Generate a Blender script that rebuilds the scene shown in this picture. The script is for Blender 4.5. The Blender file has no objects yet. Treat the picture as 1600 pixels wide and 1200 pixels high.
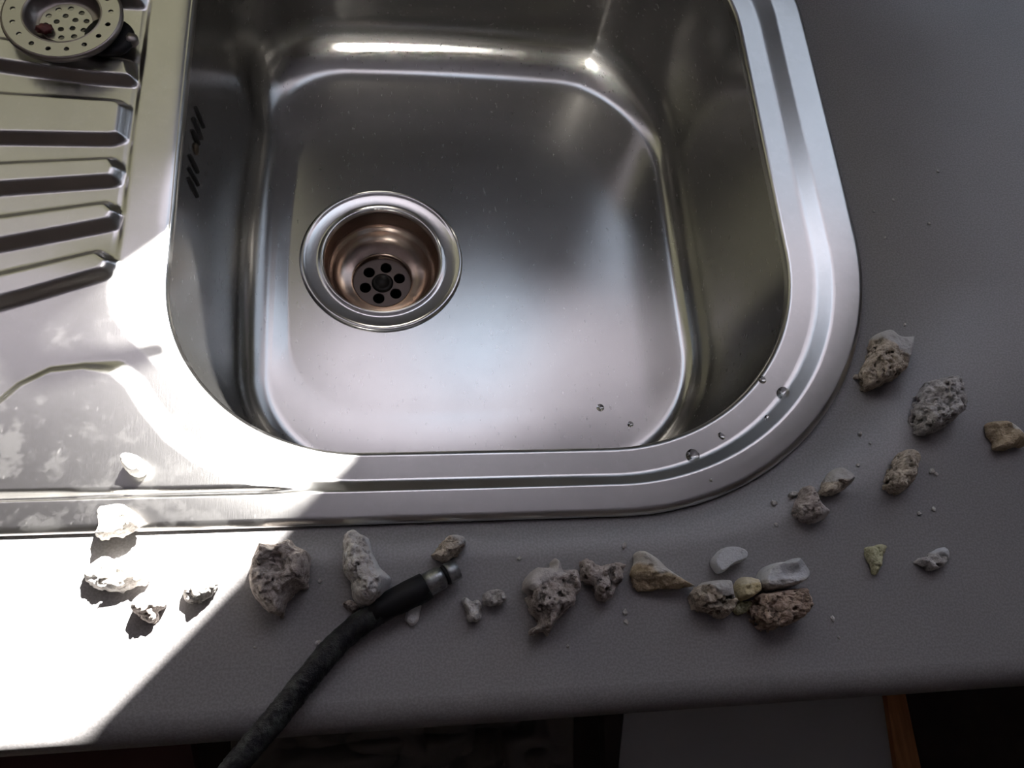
import bpy, bmesh, math, random
import numpy as np
from mathutils import Vector, Matrix

sc = bpy.context.scene
COL = sc.collection

# ------------------------------------------------------------------ camera
CAMH = 0.40                       # metres above the worktop (z = 0 is the worktop)
FPX = 1290.0                      # focal length in pixels of the 1600 px frame
R = np.array([[0.98848374316868, 0.007080210851930821, -0.15116137107583838],
              [-0.06204118940464505, 0.9300563823420319, -0.36214087933028105],
              [0.1380245641488937, 0.3673486032083754, 0.9197848788778622]])
cam_d = bpy.data.cameras.new('camera')
cam = bpy.data.objects.new('camera', cam_d); COL.objects.link(cam)
cam_d.sensor_fit = 'HORIZONTAL'; cam_d.sensor_width = 36.0
cam_d.lens = 36.0 * FPX / 1600.0
cam_d.clip_start = 0.01
M = Matrix([list(r) for r in R]).to_4x4()
M.translation = Vector((0, 0, CAMH))
cam.matrix_world = M
sc.camera = cam

def at(px, py, z=0.0):
    """point of the real place (metres) seen at a photo position, on the level z"""
    d = R @ np.array([px - 800.0, 600.0 - py, -FPX])
    t = (z - CAMH) / d[2]
    return (t * d[0], t * d[1])

# ------------------------------------------------------------------ light
SUN_DIR = Vector((0.30, 0.57, 0.765)).normalized()     # towards the sun
sun_d = bpy.data.lights.new('sun', 'SUN'); sun_d.energy = 44.0; sun_d.angle = math.radians(0.6)
sun_d.color = (1.0, 0.97, 0.93)
sun = bpy.data.objects.new('sun', sun_d); COL.objects.link(sun)
sun.rotation_euler = SUN_DIR.to_track_quat('Z', 'Y').to_euler()
sun.location = SUN_DIR * 4

# two narrow-beam spots added behind the viewer to make the glints in the bowl
for sp_pos, sp_aim, le_ in (((0.05, -0.45, 0.72), (-0.01, 0.49, -0.11), 0.030), ((-0.33, -0.38, 0.72), (0.175, 0.485, -0.11), 0.052)):
    wl = bpy.data.lights.new('glint_spot', 'AREA'); wl.shape = 'DISK'; wl.size = 0.06; wl.energy = le_
    wl.spread = math.radians(12); wl.color = (1.0, 0.95, 0.88)
    wlo = bpy.data.objects.new('glint_spot', wl); COL.objects.link(wlo)
    wlo.location = sp_pos
    wlo.rotation_euler = (Vector(sp_pos) - Vector(sp_aim)).to_track_quat('Z', 'Y').to_euler()

world = bpy.data.worlds.new('world'); sc.world = world; world.use_nodes = True
bg = world.node_tree.nodes['Background']
bg.inputs[0].default_value = (0.62, 0.74, 0.92, 1); bg.inputs[1].default_value = 2.0

vs = sc.view_settings
vs.view_transform = 'Standard'; vs.look = 'None'; vs.gamma = 1.0; vs.use_curve_mapping = False
vs.exposure = 0.46
try:
    sc.cycles.sample_clamp_indirect = 4.0
    sc.cycles.max_bounces = 8
    sc.cycles.glossy_bounces = 5
except Exception:
    pass

# ------------------------------------------------------------------ helpers
def mat(name, color=(0.5, 0.5, 0.5), rough=0.5, metal=0.0, build=None, spec=0.5):
    m = bpy.data.materials.new(name); m.use_nodes = True
    nt = m.node_tree; b = nt.nodes['Principled BSDF']
    b.inputs['Base Color'].default_value = (*color, 1)
    b.inputs['Roughness'].default_value = rough
    b.inputs['Metallic'].default_value = metal
    b.inputs['Specular IOR Level'].default_value = spec
    if build: build(nt, b)
    return m

def nd(nt, typ, **kw):
    n = nt.nodes.new(typ)
    for k, v in kw.items():
        if k in n.inputs: n.inputs[k].default_value = v
        else: setattr(n, k, v)
    return n

def ramp(nt, src, p0, p1, c0, c1):
    r = nt.nodes.new('ShaderNodeValToRGB')
    r.color_ramp.elements[0].position = p0; r.color_ramp.elements[0].color = (*c0, 1) if len(c0) == 3 else c0
    r.color_ramp.elements[1].position = p1; r.color_ramp.elements[1].color = (*c1, 1) if len(c1) == 3 else c1
    nt.links.new(src, r.inputs[0]); return r

def noise(nt, scale, detail=4, rough=0.55, stretch=None, seed=0.0, rot=0.0):
    tc = nd(nt, 'ShaderNodeTexCoord'); mp = nd(nt, 'ShaderNodeMapping')
    mp.inputs['Location'].default_value = (seed, seed * 1.7, 0)
    mp.inputs['Rotation'].default_value = (0, 0, rot)
    if stretch: mp.inputs['Scale'].default_value = stretch
    nt.links.new(tc.outputs['Object'], mp.inputs[0])
    n = nd(nt, 'ShaderNodeTexNoise', Scale=scale, Detail=detail, Roughness=rough)
    nt.links.new(mp.outputs[0], n.inputs['Vector']); return n

def bump(nt, b, src, strength, dist=0.001, prev=None):
    bp = nd(nt, 'ShaderNodeBump', Strength=strength, Distance=dist)
    nt.links.new(src, bp.inputs['Height'])
    if prev: nt.links.new(prev.outputs[0], bp.inputs['Normal'])
    nt.links.new(bp.outputs[0], b.inputs['Normal']); return bp

def tag(o, label=None, cat=None, group=None, kind=None):
    if label: o['label'] = label
    if cat: o['category'] = cat
    if group: o['group'] = group
    if kind: o['kind'] = kind
    return o

def link(name, me, m=None, parent=None, smooth=True):
    o = bpy.data.objects.new(name, me); COL.objects.link(o)
    if m: me.materials.append(m)
    if smooth and len(me.polygons):
        me.polygons.foreach_set('use_smooth', [True] * len(me.polygons))
    if parent: o.parent = parent
    return o

def empty(name, loc=(0, 0, 0)):
    o = bpy.data.objects.new(name, None); COL.objects.link(o); o.location = loc
    o.empty_display_size = 0.02; return o

def mesh_from(name, verts, faces):
    me = bpy.data.meshes.new(name)
    me.from_pydata([tuple(map(float, v)) for v in verts], [], [tuple(map(int, f)) for f in faces])
    me.update(); return me

def bm_obj(name, bm, m=None, parent=None, smooth=False):
    bmesh.ops.recalc_face_normals(bm, faces=bm.faces)
    me = bpy.data.meshes.new(name); bm.to_mesh(me); bm.free()
    return link(name, me, m, parent, smooth)

def box(bm, x0, x1, y0, y1, z0, z1):
    v = [bm.verts.new((x, y, z)) for x in (x0, x1) for y in (y0, y1) for z in (z0, z1)]
    for f in ((0, 1, 3, 2), (4, 6, 7, 5), (0, 4, 5, 1), (2, 3, 7, 6), (0, 2, 6, 4), (1, 5, 7, 3)):
        bm.faces.new([v[i] for i in f])

def prism(bm, pts, z0, z1):
    a = [bm.verts.new((x, y, z0)) for x, y in pts]; b = [bm.verts.new((x, y, z1)) for x, y in pts]
    n = len(pts); bm.faces.new(a[::-1]); bm.faces.new(b)
    for i in range(n): bm.faces.new((a[i], a[(i + 1) % n], b[(i + 1) % n], b[i]))

def lathe(name, prof, m, parent=None, n=96, center=(0, 0, 0), close=False):
    vs_, fs = [], []
    for r, z in prof:
        for k in range(n):
            a = 2 * math.pi * k / n
            vs_.append((center[0] + r * math.cos(a), center[1] + r * math.sin(a), center[2] + z))
    P = len(prof)
    for i in range(P - 1 if not close else P):
        i2 = (i + 1) % P
        for k in range(n):
            k2 = (k + 1) % n
            fs.append((i * n + k, i * n + k2, i2 * n + k2, i2 * n + k))
    return link(name, mesh_from(name, vs_, fs), m, parent)

def tube_mesh(name, pts, rads, n=20, caps=True, wob=None):
    pts = [Vector(p) for p in pts]; vs_, fs = [], []
    up = Vector((0, 0, 1)); prev = None
    for i, p in enumerate(pts):
        t = (pts[min(i + 1, len(pts) - 1)] - pts[max(i - 1, 0)]).normalized()
        s = t.cross(up)
        if s.length < 0.05: s = prev or Vector((1, 0, 0))
        s.normalize(); u = s.cross(t).normalized(); prev = s
        for k in range(n):
            a = 2 * math.pi * k / n
            r = rads[i] * (1 + (wob(i, a) if wob else 0))
            vs_.append(p + s * math.cos(a) * r + u * math.sin(a) * r)
    for i in range(len(pts) - 1):
        for k in range(n):
            k2 = (k + 1) % n
            fs.append((i * n + k, i * n + k2, (i + 1) * n + k2, (i + 1) * n + k))
    if caps:
        fs.append(tuple(range(n))[::-1]); fs.append(tuple(range((len(pts) - 1) * n, len(pts) * n)))
    return mesh_from(name, vs_, fs)

def spline(P, n):
    P = [np.array(p, float) for p in P]
    P = [2 * P[0] - P[1]] + P + [2 * P[-1] - P[-2]]
    out = []
    for i in range(1, len(P) - 2):
        for k in range(n):
            t = k / n
            out.append(0.5 * ((2 * P[i]) + (-P[i - 1] + P[i + 1]) * t + (2 * P[i - 1] - 5 * P[i] + 4 * P[i + 1] - P[i + 2]) * t * t
                              + (-P[i - 1] + 3 * P[i] - 3 * P[i + 1] + P[i + 2]) * t ** 3))
    out.append(P[-2]); return out

def closed_spline(P, n):
    P = [np.array(p, float) for p in P]; m = len(P); out = []
    for i in range(m):
        a, b, c, d = P[(i - 1) % m], P[i], P[(i + 1) % m], P[(i + 2) % m]
        for k in range(n):
            t = k / n
            out.append(0.5 * ((2 * b) + (-a + c) * t + (2 * a - 5 * b + 4 * c - d) * t * t + (-a + 3 * b - 3 * c + d) * t ** 3))
    return np.array(out)

def sstep(a, b, x):
    t = np.clip((x - a) / (b - a), 0, 1); return t * t * (3 - 2 * t)

def sd_poly(P, x, y):
    """signed distance to a closed polygon, negative inside"""
    P = np.asarray(P, float); n = len(P)
    d2 = np.full(x.shape, 1e9); ins = np.zeros(x.shape, bool)
    for i in range(n):
        ax, ay = P[i]; bx, by = P[(i + 1) % n]
        ex, ey = bx - ax, by - ay
        L = max(ex * ex + ey * ey, 1e-16)
        t = np.clip(((x - ax) * ex + (y - ay) * ey) / L, 0, 1)
        d2 = np.minimum(d2, (x - ax - t * ex) ** 2 + (y - ay - t * ey) ** 2)
        if abs(ey) > 1e-12:
            c = ((ay > y) != (by > y)) & (x < ex * (y - ay) / ey + ax)
            ins ^= c
    d = np.sqrt(d2); return np.where(ins, -d, d)

def sd_rrect(x, y, x0, x1, y0, y1, rs):
    """rounded rectangle with corner radii (front-left, front-right, back-right, back-left)"""
    cx, cy = (x0 + x1) / 2, (y0 + y1) / 2
    r = np.where(x < cx, np.where(y < cy, rs[0], rs[3]), np.where(y < cy, rs[1], rs[2]))
    qx = np.abs(x - cx) - (x1 - x0) / 2 + r; qy = np.abs(y - cy) - (y1 - y0) / 2 + r
    return np.minimum(np.maximum(qx, qy), 0) + np.hypot(np.maximum(qx, 0), np.maximum(qy, 0)) - r

def ray_contour(fn, cx, cy, th, rmax=0.8):
    lo = np.zeros_like(th); hi = np.full_like(th, rmax)
    for _ in range(40):
        m = (lo + hi) / 2
        ins = fn(cx + m * np.cos(th), cy + m * np.sin(th)) < 0
        lo = np.where(ins, m, lo); hi = np.where(ins, hi, m)
    return cx + lo * np.cos(th), cy + lo * np.sin(th)

# numpy value noise -------------------------------------------------------
def _hash(ix, iy, iz, s):
    h = (ix.astype(np.int64) * 374761393 + iy.astype(np.int64) * 668265263 + iz.astype(np.int64) * 2147483647 + s * 974634777) & 0xffffffff
    h = ((h ^ (h >> 13)) * 1274126177) & 0xffffffff
    h = ((h ^ (h >> 16)) * 2246822519) & 0xffffffff
    return ((h ^ (h >> 15)) & 0xffff) / 65535.0 * 2 - 1

def vnoise(x, y, z, s=0):
    ix, iy, iz = np.floor(x), np.floor(y), np.floor(z)
    fx, fy, fz = x - ix, y - iy, z - iz
    u, v, w = fx * fx * (3 - 2 * fx), fy * fy * (3 - 2 * fy), fz * fz * (3 - 2 * fz)
    def c(a, b, d): return _hash(ix + a, iy + b, iz + d, s)
    x00 = c(0, 0, 0) * (1 - u) + c(1, 0, 0) * u; x10 = c(0, 1, 0) * (1 - u) + c(1, 1, 0) * u
    x01 = c(0, 0, 1) * (1 - u) + c(1, 0, 1) * u; x11 = c(0, 1, 1) * (1 - u) + c(1, 1, 1) * u
    return (x00 * (1 - v) + x10 * v) * (1 - w) + (x01 * (1 - v) + x11 * v) * w

def fbm(x, y, z, s=0, o=3):
    a, t, f = 1.0, 0.0, 1.0
    for k in range(o):
        t = t + a * vnoise(x * f, y * f, z * f, s + k * 7); a *= 0.5; f *= 2.03
    return t

def surface_net(F, org, h):
    """closed surface of F < 0 on a regular grid"""
    ins = F < 0
    nx, ny, nz = F.shape
    cell = np.zeros((nx - 1, ny - 1, nz - 1), int); acc = np.zeros((nx - 1, ny - 1, nz - 1, 3)); cnt = np.zeros((nx - 1, ny - 1, nz - 1))
    G = np.stack(np.meshgrid(np.arange(nx - 1), np.arange(ny - 1), np.arange(nz - 1), indexing='ij'), -1).astype(float)
    corners = [(a, b, c) for a in (0, 1) for b in (0, 1) for c in (0, 1)]
    def sub(A, c): return A[c[0]:nx - 1 + c[0], c[1]:ny - 1 + c[1], c[2]:nz - 1 + c[2]]
    for c0 in corners:
        for ax in range(3):
            if c0[ax]: continue
            c1 = list(c0); c1[ax] = 1
            f0, f1 = sub(F, c0), sub(F, c1)
            cr = (f0 < 0) != (f1 < 0)
            t = np.where(cr, f0 / np.where(cr, f0 - f1, 1), 0)
            p = G + np.array(c0); p[..., ax] += t
            acc += p * cr[..., None]; cnt += cr
    act = cnt > 0
    idx = -np.ones(act.shape, int); idx[act] = np.arange(act.sum())
    V = (acc[act] / cnt[act][:, None]) * h + np.array(org)
    faces = []
    for ax in range(3):
        o1, o2 = [(1, 2), (2, 0), (0, 1)][ax]
        sl0 = [slice(1, -1)] * 3; sl1 = [slice(1, -1)] * 3
        sl0[ax] = slice(0, F.shape[ax] - 1); sl1[ax] = slice(1, F.shape[ax])
        A = ins[tuple(sl0)]; B = ins[tuple(sl1)]
        ii = np.argwhere(A != B)
        if not len(ii): continue
        flip = A[tuple(ii.T)]
        base = ii.copy()
        for k in range(3):
            if k != ax: base[:, k] += 1
        def g(d1, d2):
            q = base.copy(); q[:, o1] -= d1; q[:, o2] -= d2; return idx[tuple(q.T)]
        q = np.stack([g(1, 1), g(0, 1), g(0, 0), g(1, 0)], 1)
        q[~flip] = q[~flip][:, ::-1]
        faces.append(q)
    return V, np.concatenate(faces)

def np_mesh(name, V, Fq):
    me = bpy.data.meshes.new(name)
    me.vertices.add(len(V)); me.vertices.foreach_set('co', np.asarray(V, np.float32).ravel())
    nf = len(Fq); k = Fq.shape[1]
    me.loops.add(nf * k); me.loops.foreach_set('vertex_index', np.asarray(Fq, np.int32).ravel())
    me.polygons.add(nf); me.polygons.foreach_set('loop_start', np.arange(0, nf * k, k, dtype=np.int32))
    me.polygons.foreach_set('loop_total', np.full(nf, k, np.int32))
    me.update(calc_edges=True); me.validate(); return me

# ------------------------------------------------------------------ materials
def steel_build(scr=0.25, r0=0.20, r1=0.27, stretch=(12, 1, 12), wide=0.405, wmix=0.45, diff=0.008, col=0.57, stain=0.0, spk=0.04):
    """brushed steel: a tight and a wide Beckmann lobe, plus a thin film of limescale"""
    def f(nt, b):
        nt.nodes.remove(b); out = nt.nodes['Material Output']
        n1 = noise(nt, 9, 3, 0.5); n2 = noise(nt, 170, 3, 0.6, stretch=stretch); n3 = noise(nt, 35, 5, 0.6, seed=3.1)
        mr = nd(nt, 'ShaderNodeMapRange'); mr.inputs['From Min'].default_value = 0.3; mr.inputs['From Max'].default_value = 0.7
        mr.inputs['To Min'].default_value = r0; mr.inputs['To Max'].default_value = r1
        nt.links.new(n1.outputs[0], mr.inputs['Value'])
        c = ramp(nt, n3.outputs[0], 0.3, 0.7, (col * .96, col * .945, col * .92), (col * 1.03, col * 1.015, col * .985))
        bp = nd(nt, 'ShaderNodeBump', Strength=scr, Distance=0.00006); nt.links.new(n2.outputs[0], bp.inputs['Height'])
        def lobe(r):
            g_ = nd(nt, 'ShaderNodeBsdfAnisotropic'); g_.distribution = 'BECKMANN'
            g_.inputs['Anisotropy'].default_value = 0
            if hasattr(r, 'links'): nt.links.new(r, g_.inputs['Roughness'])
            else: g_.inputs['Roughness'].default_value = r
            nt.links.new(c.outputs[0], g_.inputs['Color']); nt.links.new(bp.outputs[0], g_.inputs['Normal']); return g_
        ga, gb = lobe(mr.outputs[0]), lobe(wide)
        m1 = nd(nt, 'ShaderNodeMixShader'); m1.inputs[0].default_value = wmix
        nt.links.new(ga.outputs[0], m1.inputs[1]); nt.links.new(gb.outputs[0], m1.inputs[2])
        d = nd(nt, 'ShaderNodeBsdfDiffuse'); d.inputs[0].default_value = (0.75, 0.74, 0.72, 1)
        m2 = nd(nt, 'ShaderNodeMixShader'); m2.inputs[0].default_value = diff
        # irregular patches of dried limescale
        if stain:
            n4 = noise(nt, 48, 6, 0.7, seed=7.7); s4 = ramp(nt, n4.outputs[0], 0.52, 0.60, (diff,) * 3, (diff + stain,) * 3)
            nt.links.new(s4.outputs[0], m2.inputs[0])
        base_fac = s4.outputs[0] if stain else None
        # fine scratches and mineral specks
        n5 = noise(nt, 420, 3, 0.6, seed=1.3, stretch=(1.0, 0.35, 1.0)); s5 = ramp(nt, n5.outputs[0], 0.66, 0.74, (0, 0, 0), (spk,) * 3)
        ad = nd(nt, 'ShaderNodeMath', operation='ADD'); nt.links.new(s5.outputs[0], ad.inputs[0])
        if stain: nt.links.new(base_fac, ad.inputs[1])
        else: ad.inputs[1].default_value = diff
        nt.links.new(ad.outputs[0], m2.inputs[0])
        nt.links.new(m1.outputs[0], m2.inputs[1]); nt.links.new(d.outputs[0], m2.inputs[2])
        nt.links.new(m2.outputs[0], out.inputs[0])
    return f
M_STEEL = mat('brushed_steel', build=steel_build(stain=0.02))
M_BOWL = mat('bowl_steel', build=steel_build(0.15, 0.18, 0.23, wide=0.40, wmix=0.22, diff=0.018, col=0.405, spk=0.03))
M_DRAIN = mat('drain_steel', build=steel_build(0.1, 0.14, 0.20, wmix=0.25))
M_CUP = mat('stained_steel', (0.50, 0.39, 0.33), 0.25, 1.0, lambda nt, b: (
    nt.links.new(ramp(nt, noise(nt, 60, 6, 0.7).outputs[0], 0.35, 0.7, (0.42, 0.32, 0.27), (0.58, 0.48, 0.42)).outputs[0], b.inputs['Base Color'])))
M_PLATE = mat('stained_dark_plate', (0.13, 0.105, 0.095), 0.45, 1.0)
M_DARKSTEEL = mat('dull_steel', (0.30, 0.27, 0.25), 0.4, 1.0)
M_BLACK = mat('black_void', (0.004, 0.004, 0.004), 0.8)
M_RUBBER = mat('black_rubber', (0.008, 0.008, 0.009), 0.55, spec=0.25)
M_RED = mat('dark_red_scrap', (0.10, 0.012, 0.012), 0.5)

def worktop_build(nt, b):
    n1 = noise(nt, 900, 2, 0.5); n2 = noise(nt, 9, 4, 0.6, seed=5)
    c1 = ramp(nt, n1.outputs[0], 0.40, 0.62, (0.224, 0.216, 0.214), (0.288, 0.279, 0.277))
    mx = nd(nt, 'ShaderNodeMix', data_type='RGBA', blend_type='MULTIPLY'); mx.inputs[0].default_value = 1
    c2 = ramp(nt, n2.outputs[0], 0.3, 0.7, (0.92, 0.92, 0.93), (1.06, 1.05, 1.05))
    nt.links.new(c1.outputs[0], mx.inputs[6]); nt.links.new(c2.outputs[0], mx.inputs[7])
    # dried white water marks and dust of their own shape
    n3 = noise(nt, 55, 5, 0.65, seed=9, stretch=(1, .55, 1)); s3 = ramp(nt, n3.outputs[0], 0.70, 0.76, (0, 0, 0), (0.30, 0.30, 0.30))
    mx2 = nd(nt, 'ShaderNodeMix', data_type='RGBA', blend_type='MIX')
    nt.links.new(s3.outputs[0], mx2.inputs[0]); nt.links.new(mx.outputs[2], mx2.inputs[6]); mx2.inputs[7].default_value = (0.33, 0.32, 0.32, 1)
    nt.links.new(mx2.outputs[2], b.inputs['Base Color'])
    r = ramp(nt, n2.outputs[0], 0.3, 0.7, (0.34,) * 3, (0.46,) * 3); nt.links.new(r.outputs[0], b.inputs['Roughness'])
    bump(nt, b, n1.outputs[0], 0.05, 0.0002)
M_TOP = mat('grey_laminate', (0.18, 0.17, 0.165), 0.4, 0, worktop_build)

def stone_mat(name, dark, mid, light, skin, skin_rough=0.75):
    up = lambda c, k: tuple(min(0.86, v * k) for v in c)
    mid, light, skin = up(mid, 1.22), up(light, 1.36), up(skin, 1.28)
    def f(nt, b):
        b.inputs['Specular IOR Level'].default_value = 0.15
        n1 = noise(nt, 260, 6, 0.7); n2 = noise(nt, 1100, 4, 0.7); n0 = noise(nt, 70, 3, 0.6, seed=2)
        r = nt.nodes.new('ShaderNodeValToRGB'); e = r.color_ramp.elements
        e[0].position = 0.30; e[0].color = (*dark, 1); e[1].position = 0.66; e[1].color = (*light, 1)
        k = e.new(0.47); k.color = (*mid, 1)
        ad = nd(nt, 'ShaderNodeMath', operation='MULTIPLY_ADD'); ad.inputs[1].default_value = 0.45
        nt.links.new(n2.outputs[0], ad.inputs[0]); 
        m0 = nd(nt, 'ShaderNodeMath', operation='MULTIPLY_ADD'); m0.inputs[1].default_value = 0.75; m0.inputs[2].default_value = -0.10
        nt.links.new(n1.outputs[0], m0.inputs[0]); nt.links.new(m0.outputs[0], ad.inputs[2])
        nt.links.new(ad.outputs[0], r.inputs[0])
        at_ = nd(nt, 'ShaderNodeAttribute'); at_.attribute_name = 'skin'
        sk = ramp(nt, n1.outputs[0], 0.30, 0.42, tuple(0.62 * c for c in skin), skin)
        mx = nd(nt, 'ShaderNodeMix', data_type='RGBA')
        nt.links.new(at_.outputs['Fac'], mx.inputs[0]); nt.links.new(r.outputs[0], mx.inputs[6]); nt.links.new(sk.outputs[0], mx.inputs[7])
        da = nd(nt, 'ShaderNodeAttribute'); da.attribute_name = 'pit_tone'      # darker brown in the pits
        dm = nd(nt, 'ShaderNodeMath', operation='MULTIPLY'); dm.inputs[1].default_value = 0.6
        inv = nd(nt, 'ShaderNodeMath', operation='SUBTRACT'); inv.inputs[0].default_value = 1.0
        nt.links.new(at_.outputs['Fac'], inv.inputs[1])
        d3 = nd(nt, 'ShaderNodeMath', operation='MULTIPLY'); nt.links.new(da.outputs['Fac'], dm.inputs[0]); nt.links.new(dm.outputs[0], d3.inputs[0]); nt.links.new(inv.outputs[0], d3.inputs[1])
        mz = nd(nt, 'ShaderNodeMix', data_type='RGBA'); nt.links.new(d3.outputs[0], mz.inputs[0]); nt.links.new(mx.outputs[2], mz.inputs[6]); mz.inputs[7].default_value = (*[0.55 * c for c in dark], 1)
        nt.links.new(mz.outputs[2], b.inputs['Base Color'])
        b.inputs['Roughness'].default_value = 0.85
        bp = bump(nt, b, n1.outputs[0], 0.9, 0.0016)
        bump(nt, b, n2.outputs[0], 0.8, 0.0007, bp)
    return mat(name, mid, 0.85, 0, f)
S_PINK = stone_mat('pinkish_grey_scale', (0.17, 0.135, 0.115), (0.36, 0.315, 0.285), (0.54, 0.495, 0.465), (0.48, 0.45, 0.43))
S_TAN = stone_mat('tan_scale', (0.14, 0.105, 0.07), (0.42, 0.36, 0.285), (0.62, 0.56, 0.475), (0.46, 0.45, 0.43))
S_WHITE = stone_mat('white_scale', (0.28, 0.25, 0.22), (0.58, 0.55, 0.51), (0.72, 0.70, 0.67), (0.62, 0.62, 0.61))
S_GREY = stone_mat('grey_scale', (0.19, 0.18, 0.17), (0.42, 0.40, 0.38), (0.60, 0.58, 0.56), (0.55, 0.56, 0.57))
S_YEL = stone_mat('yellowish_scale', (0.40, 0.33, 0.18), (0.56, 0.48, 0.29), (0.62, 0.55, 0.38), (0.62, 0.56, 0.42))
S_GREEN = stone_mat('greenish_scale', (0.22, 0.22, 0.10), (0.48, 0.47, 0.29), (0.62, 0.61, 0.45), (0.55, 0.54, 0.38))
S_BROWN = stone_mat('brown_pitted_scale', (0.09, 0.055, 0.035), (0.38, 0.29, 0.225), (0.56, 0.455, 0.375), (0.47, 0.40, 0.34))
S_SHELL = stone_mat('shell_scale', (0.30, 0.23, 0.14), (0.40, 0.32, 0.21), (0.52, 0.44, 0.32), (0.62, 0.60, 0.55))

# ------------------------------------------------------------------ sink body
OPEN = (-0.112, 0.235, 0.122, 0.530, (0.100, 0.120, 0.120, 0.100))
OUTR = (-0.420, 0.282, 0.0850, 0.585, (0.03, 0.165, 0.165, 0.03))
FLOOR = (-0.078, 0.2165, 0.156, 0.477, (0.070, 0.085, 0.085, 0.060))
ZF = -0.140
DC = (-0.002, 0.3135)                                  # drain centre
f_open = lambda x, y: sd_rrect(x, y, *OPEN)
f_outr = lambda x, y: sd_rrect(x, y, *OUTR)
f_floor = lambda x, y: sd_rrect(x, y, *FLOOR)
CX, CY = 0.06, 0.31

plateau = [at(*p, 0.003) for p in [(-70, 640), (-20, 640), (0, 628), (30, 602), (78, 579), (130, 574), (176, 583), (200, 604), (226, 645), (262, 688),
                           (305, 720), (356, 746), (402, 760), (455, 767)]]
plateau = [(-0.26, 0.120)] + [(x, y) for x, y in plateau if x > -0.25] + [(-0.03, 0.1045), (-0.24, 0.1045)]
ribs = [  # (top outline in photo positions); raised pressed ribs of the drainer
    [(-160, 40), (0, 62), (130, 84), (193, 96), (200, 117), (130, 112), (0, 93), (-160, 70)],
    [(-160, 136), (0, 148), (180, 160), (187, 166), (181, 206), (172, 209), (0, 206), (-160, 206)],
    [(-160, 266), (0, 258), (168, 250), (177, 262), (172, 273), (160, 274), (0, 285), (-160, 300)],
    [(-160, 362), (0, 342), (160, 320), (174, 330), (168, 341), (155, 344), (0, 373), (-160, 402)],
    [(-160, 465), (0, 432), (148, 398), (165, 409), (160, 420), (150, 423), (0, 464), (-160, 510)],
    [(-160, -80), (0, -60), (150, -40), (212, -32), (220, -12), (215, -4), (150, -8), (0, -22), (-160, -40)],
]
ribs = [[at(*p, 0.0045) for p in r] for r in ribs]
mm = 0.001
def sheet_z(x, y):
    d1 = f_open(x, y); d2 = -f_outr(x, y)
    z_in = 1.6 * mm
    wo = (16.0 + 4.5 * sstep(0.12, 0.26, y)) * mm
    band = 16.0 * mm + 10.5 * mm * sstep(-0.02, -0.10, x) * sstep(0.10, 0.22, y)
    near = sstep(-0.128, -0.10, x)
    z = np.full(x.shape, z_in)
    # drainer level is lower, with a pressed line towards the bowl surround
    z = z - 1.4 * mm * sstep(-0.1362, -0.1398, x) * sstep(0.215, 0.245, y) - 1.0 * mm * sstep(-0.140, -0.180, x) * sstep(0.245, 0.215, y) - 1.1 * mm * np.exp(-((x + 0.1385) / (1.3 * mm)) ** 2) * sstep(0.225, 0.245, y)
    z = z + (0.11 * (1 - 0.65 * sstep(0.25, 0.30, y)) * np.clip(d1 - (12 + 16 * sstep(0.155, 0.205, y)) * mm, -40 * mm, 0) - 0.9 * mm * np.clip(1 - d1 / (9 * mm), 0, 1) ** 2) * sstep(-0.03, -0.08, x)
    # plateau at front left: steep at its top, a broad slope towards the bowl
    m_ = (x < 0.0) & (y < 0.20)
    dp = np.full(x.shape, 1.0); dp[m_] = sd_poly(plateau, x[m_], y[m_])
    pw = (3.0 + 5.5 * sstep(-0.150, -0.125, x)) * mm
    wp = 1 - sstep(-1.5 * mm, pw, dp)
    z = z + (z_in + 3.0 * mm - z) * wp
    # outer raised band; between it and the inner band the sheet slopes
    z_out = 4.1 * mm + 0.4 * mm * np.clip(1 - ((d2 - wo) / wo) ** 2, 0, 1)
    # sheet rises from the inner band to the outer one: soft foot, slope, soft crest
    sa = np.maximum(d1 - band + 1.9 * mm, 0); ea = np.maximum(d2 - wo + 1.2 * mm, 0)
    u = sa / np.maximum(sa + ea, 1e-9)
    k1, k2 = 0.34, 0.20
    sl_ = 1 / (1 - k1 / 2 - k2 / 2)
    rise = np.where(u < k1, sl_ * u * u / (2 * k1), np.where(u < 1 - k2, sl_ * (u - k1 / 2), 1 - sl_ * (1 - u) ** 2 / (2 * k2)))
    zi_ = z_in - 1.2 * mm
    zg = zi_ + (z_out - zi_) * rise
    # on the drainer side the outer band is set off by a fine groove
    ob = 1 - sstep(wo - 1.0 * mm, wo + 2.2 * mm, d2)
    groove = 1.5 * mm * np.exp(-((d2 - wo - 1.2 * mm) / (1.1 * mm)) ** 2)
    zl_ = z * (1 - ob) + z_out * ob - groove
    bl = sstep(-0.060, -0.035, x)
    z = zl_ * (1 - bl) + zg * bl
    # outer edge rolls down to the worktop
    t = np.clip(d2 / (4.0 * mm), 0, 1)
    z = z - (3.1 * mm) * (1 - np.sqrt(np.clip(1 - (1 - t) ** 2, 0, 1)))
    # ribs
    mk = (x < -0.13)
    rz = np.zeros(x.shape)
    for r in ribs:
        d = sd_poly(r, x[mk], y[mk])
        rz[mk] = np.maximum(rz[mk], 5.2 * mm * sstep(5.8 * mm, -0.6 * mm, d))
    z = z + rz
    # lip into the bowl
    rl = 3.0 * mm
    t = np.clip(1 - d1 / rl, 0, 1)
    z = z - rl * (1 - np.sqrt(np.clip(1 - t * t, 0, 1)))
    return z

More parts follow.
